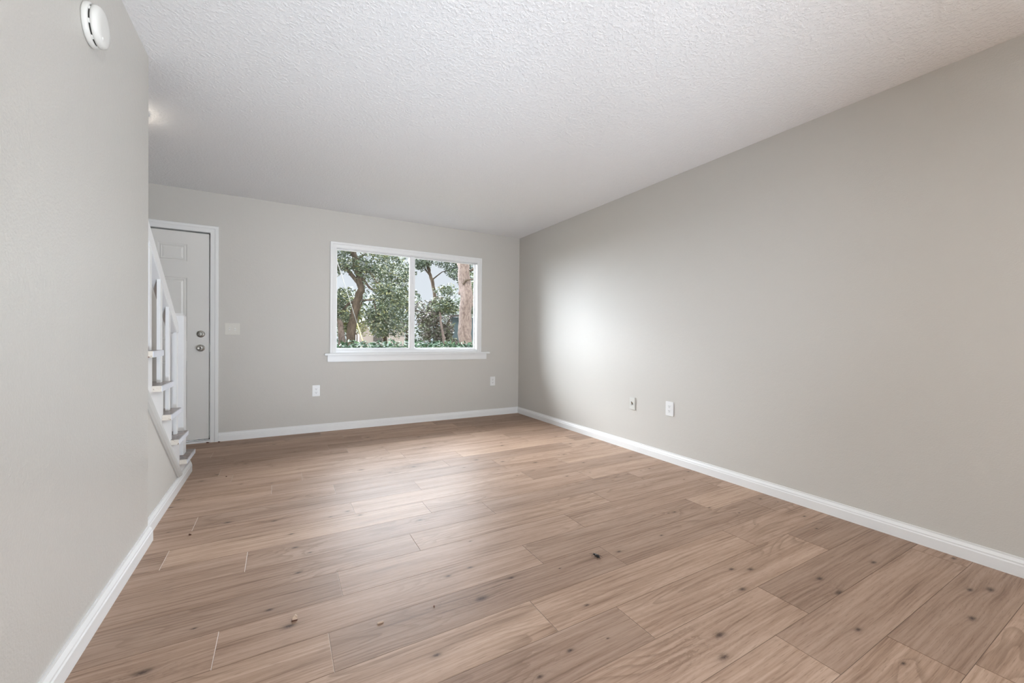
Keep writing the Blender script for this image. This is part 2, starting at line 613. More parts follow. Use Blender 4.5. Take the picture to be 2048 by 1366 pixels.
EPS = .0004
MB().sweep(None, [base_profile((R - EPS, GY1 + .1, 0), (-1, 0, 0)), base_profile((R - EPS, D - EPS, 0), (-1, -1, 0))]).build('baseboard_right', M_white, label='white baseboard along the right wall', cat='baseboard', kind='structure')
MB().sweep(None, [base_profile((-.533, D - EPS, 0), (0, -1, 0)), base_profile((R - EPS, D - EPS, 0), (-1, -1, 0))]).build('baseboard_back', M_white, label='white baseboard under the window', cat='baseboard', kind='structure')
mb = MB().sweep(None, [base_profile((LN + EPS, YR, 0), (1, 0, 0), .017), base_profile((LN + EPS, YE, 0), (1, 1, 0), .017), ])
mb.sweep(None, [base_profile((LN + EPS, YE, 0), (1, 1, 0), .017), base_profile((LS + .001, YE, 0), (0, 1, 0), .017)])
mb.build('baseboard_left', M_white, label='white stepped baseboard along the left wall in front', cat='baseboard', kind='structure')
mb = MB().sweep(None, [base_profile((LS + EPS, YE + .017, 0), (1, 0, 0)), base_profile((LS + EPS, 3.935, 0), (1, 0, 0))])
mb.build('baseboard_stair', M_white, label='white baseboard at the foot of the stairs', cat='baseboard', kind='structure')

# ------------------------------------------------------------------ window
win = empty('window_1', ((WX0 + WX1) / 2, D, WZ0), 'white two-pane sliding window looking out on trees', 'window', kind='structure')
cw, ct = .064, .018


def casing(mb, pts, y, w=cw, t=ct):
    """mitred casing on a wall facing -y; pts = inner edge polyline in (x, z), grown outward to the left of travel"""
    prof = [(0, 0), (0, t * .55), (.004, t * .7), (w * .55, t * .8), (w * .62, t), (w * .92, t), (w, t * .8), (w, 0)]
    profs = []
    n = len(pts)
    for i, p in enumerate(pts):
        d1 = Vector((pts[i][0] - pts[i - 1][0], pts[i][1] - pts[i - 1][1])).normalized() if i > 0 else None
        d2 = Vector((pts[i + 1][0] - pts[i][0], pts[i + 1][1] - pts[i][1])).normalized() if i < n - 1 else None
        n1 = Vector((-d1.y, d1.x)) if d1 else None
        n2 = Vector((-d2.y, d2.x)) if d2 else None
        off = (n1 + n2) if (n1 and n2) else (n1 or n2)
        profs.append([Vector((p[0] + off.x * a, y - b, p[1] + off.y * a)) for a, b in prof])
    mb.sweep(None, profs)
    return mb


mb = MB()
casing(mb, [(WX0 + .004, WZ0 - .006), (WX0 + .004, WZ1 - .004), (WX1 - .004, WZ1 - .004), (WX1 - .004, WZ0 - .006)], D - EPS)
mb.build('window_casing', M_white, win)
MB().box(.416, 2.436, D - .045, D + .06, .838, .860, .006).build('window_sill', M_white, win)
MB().box(.448, 2.394, D - .017, D - EPS, .765, .837, .003).build('sill_apron', M_white, win)
# vinyl frame set into the opening
fy0, fy1 = D + .0006, D + .10
fz0 = D + .020
mb = MB()
mb.box(WX0 + .0005, WX0 + .006, fy0, fy1, WZ0, WZ1 - .0005)
mb.box(WX1 - .006, WX1 - .0005, fy0, fy1, WZ0, WZ1 - .0005)
mb.box(WX0 + .006, WX1 - .006, fy0, fy1, WZ1 - .008, WZ1 - .0005)
mb.box(WX0 + .006, WX1 - .006, fy0, fy1, WZ0, WZ0 + .030)
mb.box(WX0 + .006, WX1 - .006, fz0, fz0 + .008, WZ0 + .030, WZ0 + .040, .002)
mb.build('window_frame', M_vinyl, win)


def sash(x0, x1, y0, y1, rail, meet_left, meet_right):
    z0, z1 = WZ0 + .031, WZ1 - .009
    mb = MB()
    mb.box(x0, x0 + meet_left, y0, y1, z0, z1, .002)
    mb.box(x1 - meet_right, x1, y0, y1, z0, z1, .002)
    mb.box(x0 + meet_left, x1 - meet_right, y0, y1, z0, z0 + rail, .002)
    mb.box(x0 + meet_left, x1 - meet_right, y0, y1, z1 - .010, z1, .002)
    s_ = mb.build('sash', M_vinyl, win)
    MB().box(x0 + meet_left, x1 - meet_right, (y0 + y1) / 2 - .002, (y0 + y1) / 2 + .002, z0 + rail, z1 - .010).build('pane', M_glass, s_)
    return s_


MXC = 1.395
sl = sash(WX0 + .007, 1.425, D + .030, D + .058, .024, .010, .061)
sr = sash(1.395, WX1 - .007, D + .062, D + .088, .024, .046, .008)
mb = MB().box(MXC + .004, MXC + .020, D + .018, D + .030, 1.16, 1.23, .004)
mb.box(MXC - .006, MXC + .006, D + .010, D + .020, 1.175, 1.215, .003)
mb.build('latch', M_vinyl, sl)
MB().box(MXC + .004, MXC + .014, D + .020, D + .030, 1.70, 1.79, .003).build('pull', M_vinyl, sl)

# ------------------------------------------------------------------ entry door
door = empty('door_1', (-1.06, D, 0), 'off-white six-panel entry door behind the stair rail', 'door', kind='structure')
JX0, JX1, JZ = -1.522, -.601, 2.045
mb = MB()
casing(mb, [(JX0, 0), (JX0, JZ), (JX1, JZ), (JX1, 0)], D - EPS, .067, .018)
mb.build('door_casing', M_white, door)
mb = MB()
mb.box(DX0 + .001, JX0 - .002, D + .001, D + .119, 0, JZ)
mb.box(JX1 + .001, DX1 - .001, D + .001, D + .119, 0, JZ)
mb.box(DX0 + .001, DX1 - .001, D + .001, D + .119, JZ, DZ1 - .001)
mb.build('door_jamb', M_white, door)
mb = MB()
mb.box(JX0, JX0 + .020, D + .060, D + .075, 0.02, JZ)
mb.box(JX1 - .020, JX1, D + .060, D + .075, 0.02, JZ)
mb.box(JX0, JX1, D + .060, D + .075, JZ - .020, JZ)
mb.box(JX0, JX1, D + .060, D + .075, .018, .040)
mb.build('weatherstrip', M_gap, door)
LX0, LX1, LZ0, LZ1 = JX0 + .004, JX1 - .011, .034, JZ - .012
ly0, ly1 = D + .010, D + .054
# leaf with embossed panels: a front skin cut into rings round each panel
bm = bmesh.new()
panels = []
for (xa, xb) in ((-.999, -.781), (-1.339, -1.121)):
    for (za, zb) in ((1.749, 1.917), (.985, 1.598), (.245, .800)):
        panels.append((xa, xb, za, zb))
mb = MB()
walls_with_holes(mb, LX0, LX1, LZ0, LZ1, ly0, ly1, panels)
for xa, xb, za, zb in panels:
    steps = [(0, 0), (.010, .006), (.016, .006), (.022, .001), (.030, .0045), (.046, .001)]
    rings = []
    for ins, dep in steps:
        rings.append([mb.bm.verts.new(q) for q in ((xa + ins, ly0 + dep, za + ins), (xb - ins, ly0 + dep, za + ins), (xb - ins, ly0 + dep, zb - ins), (xa + ins, ly0 + dep, zb - ins))])
    for a, b in zip(rings, rings[1:]):
        for i in range(4):
            mb.bm.faces.new((a[i], a[(i + 1) % 4], b[(i + 1) % 4], b[i]))
    mb.bm.faces.new(rings[-1])
    q = [mb.bm.verts.new(p) for p in ((xa, ly1, za), (xb, ly1, za), (xb, ly1, zb), (xa, ly1, zb))]
    mb.bm.faces.new(q)
bm.free()
leaf = mb.build('door_leaf', M_door, door)
KX = -.676
mb = MB().lathe([(.0335, 0), (.0335, .006), (.030, .011), (.022, .013), (.019, .014), (.019, .018)], (KX, ly0, 1.059), (0, -1, 0))
mb.lathe([(.012, .018), (.012, .024), (.010, .026)], (KX, ly0, 1.059), (0, -1, 0), 24)
mb.box(KX - .004, KX + .004, ly0 - .040, ly0 - .024, 1.045, 1.073, .003)
mb.build('deadbolt', M_nickel, leaf)
mb = MB().lathe([(.0335, 0), (.0335, .004), (.030, .009), (.014, .012), (.012, .022), (.017, .028), (.025, .036), (.0275, .045), (.026, .054), (.020, .060), (.011, .0615), (.010, .058), (.004, .058)], (KX, ly0, .923), (0, -1, 0))
mb.build('door_knob', M_nickel, leaf)
MB().box(JX1 - .008, JX1 + .004, D - .002, D + .012, .885, .955, .002).build('strike_plate', M_nickel, door)
MB().box(JX0, JX1, D - .012, D + .10, 0.0005, .018, .004).build('threshold', M_white, door)

# ------------------------------------------------------------------ staircase
st = empty('staircase', (LS, 3.86, 0), 'white painted open-sided stairs rising beside the entry door', 'staircase')
rise = [.187, .382, .577, .772, .967]
ris = [3.860, 3.566, 3.335, 3.115, 2.875]
front = [3.870, 3.600, 3.372, 3.150, 2.905]
back = [3.560, 3.300, 3.090, 2.865, 2.690]
while rise[-1] < 2.1:                                   # the flight goes on behind the near wall
    rise.append(rise[-1] + .195)
    ris.append(ris[-1] - .235)
    front.append(ris[-1] + .033)
    back.append(ris[-1] - .25)
SX0 = LF + .004
NV = 5
OV = .044
for i in range(len(rise)):
    z1, z0 = rise[i], rise[i] - .033
    if i < NV:
        xe = LS + OV
        yb_ = back[i]
        t_ = MB()
        # main board with painted end and worn back end as separate material slots
        t_.box(SX0, xe, yb_, front[i], z0, z1, .0025)
        bmx = t_.bm
        bmx.normal_update()
        for f in bmx.faces:
            c_ = f.calc_center_median()
            if f.normal.z > .7:
                f.material_index = 0
            elif c_.x > xe - .004:
                f.material_index = 1
            elif c_.y < yb_ + .004:
                f.material_index = 2
            else:
                f.material_index = 1
        t_.build('tread', [M_tread_top, M_tread_end, M_tread_worn], st)
    else:
        MB().box(SX0, -.70, back[i], front[i], z0, z1, .0025).build('tread', M_tread_top, st)
    zb = rise[i - 1] if i else 0.001
    xr = -.632 if i < NV else -.70
    MB().box(SX0, xr, ris[i] - .018, ris[i], zb, z0).build('riser', M_stairw, st)
# white sawtooth stringer on the open side, down to the slanted moulding


def trim_top(y):
    return .742 + (y - 2.760) * (.104 - .742) / (3.555 - 2.760)


pts = [(2.688, trim_top(2.688)), (3.57, .088), (3.860, .088), (3.860, rise[0] - .034)]
for i in range(NV - 1):
    pts += [(ris[i + 1], rise[i] - .034), (ris[i + 1], rise[i + 1] - .034)]
pts += [(2.688, rise[NV - 1] - .034)]
MB().prism([(LS, y, z) for y, z in pts], (-.025, 0, 0)).build('stringer', M_stairw, st)
# slanted moulding between stringer and wall
u = Vector((0, 3.555 - 2.760, .104 - .742)).normalized()
w = Vector((0, u.z, -u.y))
p0 = Vector((0, 2.688, trim_top(2.688)))
L_ = (3.60 - 2.688) / u.y
prof = [(0, .000), (.013, .0), (.018, .006), (.019, .026), (.014, .042), (.005, .052), (0, .052)]
profs = []
for t in (0, L_):
    ring_ = []
    for a, b in prof:
        q = p0 + u * t + w * b
        if t == 0:
            q = q + u * ((2.688 - q.y) / u.y)
        else:
            q = q + u * ((.0865 - q.z) / u.z)
        ring_.append(Vector((LS + EPS + a, q.y, q.z)))
    profs.append(ring_)
MB().sweep(None, profs).build('skirt_moulding', M_skirt, st)
# handrail: its right face is flush with the balusters
mrail = (1.125 - 1.659) / (3.525 - 2.790)


def rail_top(y):
    return 1.659 + (y - 2.790) * mrail


y0_, y1_ = 2.688, 3.528
pts = [(y0_, rail_top(y0_)), (y1_, rail_top(y1_)), (y1_, rail_top(y1_) - .062), (y1_ - .052, rail_top(y1_ - .052) - .096), (y0_, rail_top(y0_) - .096)]
rl = MB().prism([(LS, y, z) for y, z in pts], (-.050, 0, 0))
bmesh.ops.bevel(rl.bm, geom=list(rl.bm.edges), offset=.003, segments=2, affect='EDGES', clamp_overlap=True)
rl.build('handrail', M_stairw, st)
by = [(3.496, 1), (3.278, 2), (3.076, 3), (2.848, 4)]
for y, k in by:
    zt0, zt1 = rail_top(y - .022) - .097, rail_top(y + .022) - .097
    if y > 3.45:
        zt0, zt1 = rail_top(y - .022) - .097, rail_top(y + .022) - .075
    zb = rise[k] + .0003
    MB().prism([(LS - .001, y - .022, zb), (LS - .001, y + .022, zb), (LS - .001, y + .022, zt1), (LS - .001, y - .022, zt0)], (-.017, 0, 0)).build('baluster', M_stairw, st)
nm = MB()
nx0, nx1, ny0, ny1, nz0, nz1 = LS - .088, LS, 3.698, 3.786, rise[0] + .0003, 1.205
nm.box(nx0, nx1, ny0, ny1, nz0, nz1)
tops = [e for e in nm.bm.edges if all(v.co.z > nz1 - .001 for v in e.verts)]
bmesh.ops.bevel(nm.bm, geom=tops, offset=.020, segments=1, affect='EDGES')
nm.build('newel_post', M_stairw, st)
# closed triangle of wall below the stairs
MB().prism([(LS, 2.6865, 0), (LS, 3.86, 0), (LS, 3.86, .087), (LS, 3.569, .087), (LS, 2.6865, trim_top(2.6865) - .001)], (-.025, 0, 0)).build('wall_stair', M_wall, label='greige triangle of wall under the stair moulding', cat='wall', kind='structure')

# ------------------------------------------------------------------ wall fittings
smk = empty('smoke_detector', (LN, 1.957, 2.118), 'round white smoke detector high on the left wall', 'smoke detector')
og = (LN + EPS, 1.957, 2.118)
MB().lathe([(.069, 0), (.070, .004), (.070, .013), (.066, .016), (.060, .016)], og, (1, 0, 0), 64).build('base_plate', M_plate, smk)
MB().lathe([(.0615, .0155), (.0615, .021)], og, (1, 0, 0), 64).build('vent_gap', M_dark, smk)
mb = MB().lathe([(.060, .0205), (.0655, .021), (.066, .028), (.063, .036), (.056, .0405), (.040, .042), (.001, .0425)], og, (1, 0, 0), 64)
for k in range(8):                                  # ribs that break the vent gap into slots
    a = 2 * math.pi * (k + .35) / 8
    for da in (-.05, .05):
        mb.ball((LN + .018, 1.957 + .0615 * math.cos(a + da), 2.118 + .0615 * math.sin(a + da)), .0045, (1, 1, 1), 8)
cov = mb.build('cover', M_plate, smk)
MB().lathe([(.006, .040), (.006, .0432), (.004, .0438)], (LN, 1.957 - .018, 2.118 - .044), (1, 0, 0), 20).build('test_button', M_plate, cov)

# outlets: built once facing -y, then copied


def duplex(name, label):
    o = empty(name, (0, 0, 0), label, 'outlet', 'duplex wall outlets')
    MB().box(-.038, .038, -.0065, -.0003, -.0605, .0605, .003, 3).build('cover_plate', M_plate_w, o)
    for s_ in (1, -1):
        zc = .0195 * s_
        f_ = MB()
        prof_ = []
        for k in range(24):
            a = 2 * math.pi * k / 24
            prof_.append((.0165 * math.cos(a), -.0066, zc + max(-.0135, min(.0135, .0172 * math.sin(a)))))
        f_.prism(prof_, (0, -.0016, 0))
        rc = f_.build('socket', M_plate_w, o)
        sl_ = MB().box(-.0075, -.0050, -.0086, -.0080, zc - .001, zc + .0075)
        sl_.box(.0050, .0075, -.0086, -.0080, zc - .0005, zc + .0065)
        sl_.lathe([(.0027, 0), (.0027, .0006)], (0, -.0080, zc - .0075), (0, -1, 0), 12)
        sl_.build('slots', M_dark, rc)
    MB().lathe([(.0032, 0), (.0028, .0012)], (0, -.0066, 0), (0, -1, 0), 12).build('screw', M_plate_w, o)
    return o


oa = duplex('wall_outlet', 'white double outlet left of the window, low on the back wall')
oa.location = (.337, D, .452)
ob = copy_tree(oa)
ob.location = (2.4955, D, .463)
prop(ob, 'white double outlet near the corner, below the window sill end')
oc = copy_tree(oa)
oc.location = (R, 2.357, .457)
oc.rotation_euler = (0, 0, -math.pi / 2)
oc.scale = (1.08, 1.0, 1.02)
prop(oc, 'white double outlet on the right wall, nearer than the cable jack')

jk = empty('cable_jack', (R, 2.778, .442), 'small greige cable jack plate on the right wall with a bent connector', 'cable jack')
MB().box(R - .010, R - .0003, 2.778 - .035, 2.778 + .035, .442 - .058, .442 + .058, .003, 3).build('cover_plate', mat('greige_plate', (.63, .625, .585), .3), jk)
mb = MB().lathe([(.0065, .010), (.0065, .012), (.0045, .012), (.0045, .018)], (R, 2.778, .446), (-1, 0, 0), 16)
mb.build('connector', M_brass, jk)
mb = MB().tube([(R - .012, 2.778 + .010, .460), (R - .013, 2.778 + .002, .450), (R - .016, 2.778 - .012, .436), (R - .012, 2.778 + .008, .430)], [.0018, .0030, .0026, .0016], 8)
mb.build('wire_hook', M_dark, jk)

sw = empty('light_switch', (-.421, D, 1.112), 'white two-gang light switch beside the entry door', 'light switch')
MB().box(-.421 - .0625, -.421 + .0625, D - .0065, D - .0003, 1.112 - .059, 1.112 + .059, .003, 3).build('cover_plate', mat('cream_plate', (.70, .68, .62), .22), sw)
for dx_, tilt in ((-.023, 1), (.023, -1)):
    q = MB().box(-.421 + dx_ - .005, -.421 + dx_ + .005, D - .0072, D - .0060, 1.112 - .012, 1.112 + .012)
    q.build('toggle_slot', M_plate, sw)
    zt = 1.112 + .004 * tilt
    MB().prism([(-.421 + dx_ - .004, D - .0070, zt - .006), (-.421 + dx_ - .004, D - .0070, zt + .006), (-.421 + dx_ - .004, D - .0185, zt + .009 * tilt + .003), (-.421 + dx_ - .004, D - .0185, zt + .009 * tilt - .003)], (.008, 0, 0)).build('toggle', M_plate_w, sw)
    for s_ in (1, -1):
        MB().lathe([(.0030, 0), (.0025, .0010)], (-.421 + dx_, D - .0065, 1.112 + .030 * s_), (0, -1, 0), 12).build('screw', M_plate, sw)

# lamps
fl = empty('ceiling_light', (-.860, 3.36, H), 'white flush ceiling light peeking past the left wall edge', 'ceiling light')
MB().lathe([(.125, 0), (.125, .018), (.118, .022)], (-.860, 3.36, H - EPS), (0, 0, -1), 48).build('lamp_base', M_white, fl)
MB().lathe([(.116, .018), (.114, .035), (.100, .060), (.070, .080), (.030, .090), (.001, .092)], (-.860, 3.36, H - EPS), (0, 0, -1), 48).build('lamp_shade', M_foyer_lamp, fl)
pl_ = empty('fill_pendant', (.85, -1.6, H), 'unseen white globe added in the rear half to brighten the room', 'pendant lamp')  # added out of view as fill for the room
MB().lathe([(.06, 0), (.06, .012), (.02, .03)], (.85, -1.6, H - EPS), (0, 0, -1), 32).build('canopy', M_white, pl_)
MB().tube([(.85, -1.6, H - .02), (.85, -1.6, 2.08)], [.006, .006], 10).build('stem', M_white, pl_)
MB().ball((.85, -1.6, 1.93), .16, (1, 1, 1), 32).build('fill_globe', M_fill_lamp, pl_)



def spot(name, loc, aim, watts, cone, radius, parent, color=(1.0, .99, .98)):
    l = bpy.data.lights.new(name, 'SPOT')
    l.energy = watts
    l.spot_size = math.radians(cone)
    l.spot_blend = 1.0
    l.shadow_soft_size = radius
    l.color = color
    o = bpy.data.objects.new(name, l)
    COL.objects.link(o)
    o.parent = parent
    o.location = Vector(loc) - wloc(parent)
    o.rotation_euler = (Vector(aim) - Vector(loc)).to_track_quat('-Z', 'Y').to_euler()
    return o


# added unseen fill: spots on a ceiling track and a floor uplight, behind the camera
tk = empty('fill_track', (.85, -.9, H), 'unseen fill added behind the camera: white ceiling track with spot heads', 'added fill light')
MB().box(.45, 1.25, -.92, -.88, H - .03, H - EPS, .004).build('track', M_white, tk)
for hx, aim, wt in ((.62, (-.1, D, 1.2), TRACK_FILL_W), (1.0, (1.8, D, 1.0), TRACK_FILL_W), (.81, (R, 1.7, .65), TRACK_FILL_W * .38)):
    d_ = (Vector(aim) - Vector((hx, -.9, H - .14))).normalized()
    c_ = Vector((hx, -.9, H - .14))
    hd_ = MB().tube([c_ - d_ * .10, c_ - d_ * .09, c_ + d_ * .02], [.03, .055, .06], 20)
    hd_.tube([(hx, -.9, H - .03), tuple(c_ - d_ * .05)], [.012, .012], 8)
    hd_.build('fill_spot_head', M_white, tk)
    spot('fill_spot_beam', c_ + d_ * .04, aim, wt, 58, .08, tk)
ul = empty('fill_uplight', (1.0, -.7, 0), 'round fill uplight added unseen behind the camera, aimed at the ceiling', 'floor lamp')
MB().lathe([(.09, .0005), (.09, .02), (.07, .03), (.075, .16), (.085, .20), (.075, .20), (.065, .16)], (1.0, -.7, 0), (0, 0, 1), 32).build('lamp_body', M_white, ul)
spot('fill_uplight_beam', (1.0, -.7, .24), (1.15, 4.7, H), UP_FILL_W, 96, .10, ul, (.84, .98, 1.15))
spot('fill_uplight_beam', (1.0, -.7, .24), (-.3, 4.6, H), UP_FILL_W * .5, 60, .10, ul, (.84, .98, 1.15))

# ------------------------------------------------------------------ small things lying on the floor
bug = empty('dead_beetle', (1.329, 1.492, 0), 'small dead black beetle lying on the floor planks', 'insect')
M_bug = mat('black_shell', (.010, .007, .006), .3)
ang = math.atan2(-.046, .006)
rt = Matrix.Rotation(ang, 3, 'Z')


def bl(x, y, z):
    return Vector((1.329, 1.492, 0)) + rt @ Vector((x, y, z))


mb = MB().ball(bl(.004, 0, .0062), .0155, (1, .46, .38), 16, rt)
mb.ball(bl(-.012, 0, .0062), .0075, (1, .75, .6), 12, rt)
mb.ball(bl(-.0195, 0, .0052), .0040, (1, .85, .7), 10, rt)
mb.build('body', M_bug, bug)
for s_ in (1, -1):
    for lx, sp in ((-.010, -.006), (-.002, .002), (.006, .010)):
        MB().tube([bl(lx, s_ * .004, .005), bl(lx + sp * .5, s_ * .011, .0085), bl(lx + sp * 1.4, s_ * .018, .0006)], [.0008, .0007, .0004], 6).build('leg', M_bug, bug)
    MB().tube([bl(-.021, s_ * .002, .006), bl(-.030, s_ * .007, .007), bl(-.038, s_ * .012, .003)], [.0004, .0004, .0003], 5).build('antenna', M_bug, bug)
M_chip = mat('pale_wood_chip', (.52, .38, .28), .6)
M_chipd = mat('brown_crumb', (.10, .035, .018), .6)
ch = empty('wood_chip', (.048, 1.691, 0), 'pale wood chip with a dark edge on the floor, standing up', 'wood chip')
MB().prism([(.040, 1.690, .0035), (.057, 1.688, .0035), (.056, 1.694, .011), (.049, 1.700, .014), (.042, 1.696, .010)], (.001, .006, .001)).build('chip_top', M_chip, ch)
MB().box(.038, .058, 1.686, 1.697, .0003, .0036, .001).build('chip_underside', M_chipd, ch)
MB().box(.310, .334, 1.521, 1.529, .0003, .0050, .002).build('wood_splinter', M_chip, origin=(.322, 1.525, 0), label='thin pale wood splinter lying near the middle of the floor', cat='wood splinter')
rc_ = random.Random(3)
for (x, y, lab, s_) in ((-.520, 4.868, 'brown crumb at the foot of the door casing', .011), (-.615, 4.886, 'rust-brown crumb on the door threshold corner', .012), (.524, 1.519, 'tiny brown crumb on the floor beside the splinter', .004), (-.411, 2.680, 'small black crumb on the floor near the left baseboard', .007), (-.35, 3.66, 'small dark crumb on the floor in front of the stairs', .006)):
    m_ = MB()
    for k in range(4):
        m_.ball((x + rc_.uniform(-s_, s_) * .6, y + rc_.uniform(-s_, s_) * .6, s_ * .45), s_ * .55, (1, rc_.uniform(.5, .9), .8), 8)
    m_.build('floor_crumb', M_chipd, origin=(x, y, 0), label=lab, cat='crumb')

# ------------------------------------------------------------------ outdoors
M_soil = mat('leaf_litter_ground', (.10, .085, .055), .9)
_n = N(M_soil)
_n.put(_n.b.inputs['Base Color'], _n.ramp(_n.noise(_n.coord(), 3.0, 5.0), [(.3, (.06, .055, .03)), (.6, (.13, .11, .075)), (.8, (.10, .12, .05))]))
mb = MB().box(-30, 45, -40, 70, -.30, -.16)
mb.build('ground', M_soil, label='ground with leaf litter outside the window', cat='ground', kind='structure')
MB().box(R + .1, 11.5, -9, D - .5, -.158, -.10).build('bounce_slab', mat('pale_concrete', (.55, .54, .51), .8), label='pale concrete slab added outside the side opening to bounce light in', cat='bounce_slab', kind='structure')  # unseen slab, added to bounce sky light up to the ceiling
mb = MB().box(-9, R + .1, YR - .12, D + .12, H + .1205, 5.4)
mb.box(-9, LF - .1005, YR - .12, D + .12, -.16, H + .1205)
mb.build('upper_storey', mat('house_siding', (.55, .54, .52), .7), label='upper storey and neighbouring unit of the row house', cat='building', kind='structure')
MB().box(13.0, 18.0, 8.0, 24.0, -.16, 6.0).build('shade_block', mat('shade_block_grey', (.35, .34, .32), .8), label='unseen block added right of the trees to shade them', cat='house', kind='structure')  # added out of view to keep the low side sky off the trees
MB().box(-.6, .1, 11.0, 24.0, -.16, 5.0).build('shade_screen', mat('shade_screen_grey', (.30, .29, .27), .9), label='tall unseen grey screen added left of the trees to shade them', cat='wall', kind='structure')  # added unseen, blocks the bright left sky from the trees
M_fascia = mat('eave_paint', (.62, .61, .58), .6)
MB().box(-2.5, 4.5, D + .12, D + 1.12, 2.50, 2.62).build('eave', M_fascia, label='roof overhang above the window outside', cat='roof', kind='structure')


def leaf_mat(name, stops, scale, rough=.5):
    m = mat(name, stops[0][1], rough, .35)
    n = N(m)
    v = n.attr('leaf_tone')['Fac']
    n.put(n.b.inputs['Base Color'], n.ramp(v, stops))
    return m


M_oak = leaf_mat('oak_leaf', [(0, (.026, .040, .026)), (.45, (.062, .088, .050)), (.8, (.105, .130, .070)), (1, (.24, .235, .11))], 1)
M_dark_leaf = leaf_mat('dark_leaf', [(0, (.030, .044, .030)), (.5, (.062, .086, .058)), (1, (.11, .135, .08))], 1)  # darker green tones, random per leaf
M_twig = leaf_mat('dry_twig_leaf', [(0, (.075, .065, .060)), (.45, (.15, .13, .118)), (.75, (.11, .13, .08)), (1, (.18, .20, .11))], 1)
M_pale_leaf = leaf_mat('pale_leaf', [(0, (.07, .09, .03)), (.5, (.12, .14, .045)), (1, (.26, .25, .09))], 1)  # pale yellow-green tones, random per leaf
M_ivy = leaf_mat('glossy_ivy_leaf', [(0, (.012, .026, .016)), (.5, (.028, .055, .030)), (.85, (.05, .09, .042)), (1, (.12, .15, .11))], 1, .5)
M_ivy.node_tree.nodes['Principled BSDF'].inputs['Specular IOR Level'].default_value = .08
M_bark = mat('grey_brown_bark', (.085, .066, .052), .9, .1)
_n = N(M_bark)
_c = _n.vmath('MULTIPLY', _n.coord(), (9, 9, 2.2))
_v = _n.noise(_c, 2.0, 5.0, .65)
_n.put(_n.b.inputs['Base Color'], _n.ramp(_v, [(.3, (.035, .027, .021)), (.6, (.105, .082, .064)), (.8, (.15, .12, .095))]))
_n.bump(_v, .8, .03)
M_pine = mat('pale_pine_bark', (.16, .125, .11), .9, .1)
_n = N(M_pine)
_c = _n.vmath('MULTIPLY', _n.coord(), (11, 11, 4.5))
_v = _n.noise(_c, 2.0, 5.0, .65)
_n.put(_n.b.inputs['Base Color'], _n.ramp(_v, [(.28, (.065, .05, .045)), (.5, (.175, .135, .12)), (.75, (.24, .195, .175))]))
_n.bump(_v, .8, .03)


def leaf_cloud(name, blobs, n, size, m, parent, seed, flat=.6, stuff=False):
    """n leaf blades scattered in ellipsoids (centre, radii, weight)"""
    rg = random.Random(seed)
    off = wloc(parent) if parent else Vector((0, 0, 0))
    verts, faces, tone = [], [], []
    tot = sum(b[2] for b in blobs)
    for c, rad, wgt in blobs:
        for _ in range(int(n * wgt / tot)):
            while True:
                q = Vector((rg.uniform(-1, 1), rg.uniform(-1, 1), rg.uniform(-1, 1)))
                if q.length_squared < 1:
                    break
            p = Vector((c[0] + q.x * rad[0], c[1] + q.y * rad[1], c[2] + q.z * rad[2])) - off
            s_ = size * rg.uniform(.6, 1.35)
            d = Vector((rg.gauss(0, 1), rg.gauss(0, 1), rg.gauss(0, flat))).normalized()
            t = d.cross(Vector((rg.gauss(0, 1), rg.gauss(0, 1), rg.gauss(0, 1)))).normalized()
            k = d.cross(t) * (.12 * s_)
            i = len(verts)
            verts += [p - d * s_, p + t * (.42 * s_) + k - d * (.1 * s_), p + d * s_, p - t * (.42 * s_) + k - d * (.1 * s_)]
            faces += [(i, i + 1, i + 2), (i, i + 2, i + 3)]
            a = rg.random()
            tone += [a] * 2
    me_ = bpy.data.meshes.new(name)
    me_.from_pydata([tuple(v) for v in verts], [], faces)
    at = me_.attributes.new('leaf_tone', 'FLOAT', 'FACE')
    at.data.foreach_set('value', tone)
    me_.materials.append(m)
    o = bpy.data.objects.new(name, me_)
    COL.objects.link(o)
    if parent:
        o.parent = parent
    return o


def limb(mb, pts, r0_, r1_, seg=9, seed=1):
    n_ = len(pts)
    # resample with a little wobble
    rg = random.Random(seed)
    out, rad = [], []
    for i in range(n_ - 1):
        a, b = Vector(pts[i]), Vector(pts[i + 1])
        for k in range(4):
            f = k / 4
            out.append(a.lerp(b, f) + Vector((rg.gauss(0, 1), rg.gauss(0, 1), rg.gauss(0, .4))) * r0_ * .12)
            rad.append(r0_ + (r1_ - r0_) * (i + f) / (n_ - 1))
    out.append(Vector(pts[-1]))
    rad.append(r1_)
    mb.tube(out, rad, seg, rough=.10, rng=rg)


def blobs_in(rg, n, x, y, z, r):
    return [((rg.uniform(*x), rg.uniform(*y), rg.uniform(*z)), tuple(rg.uniform(*r) * k for k in (1, 1, .75)), rg.uniform(.6, 1.3)) for _ in range(n)]


rgb = random.Random(11)
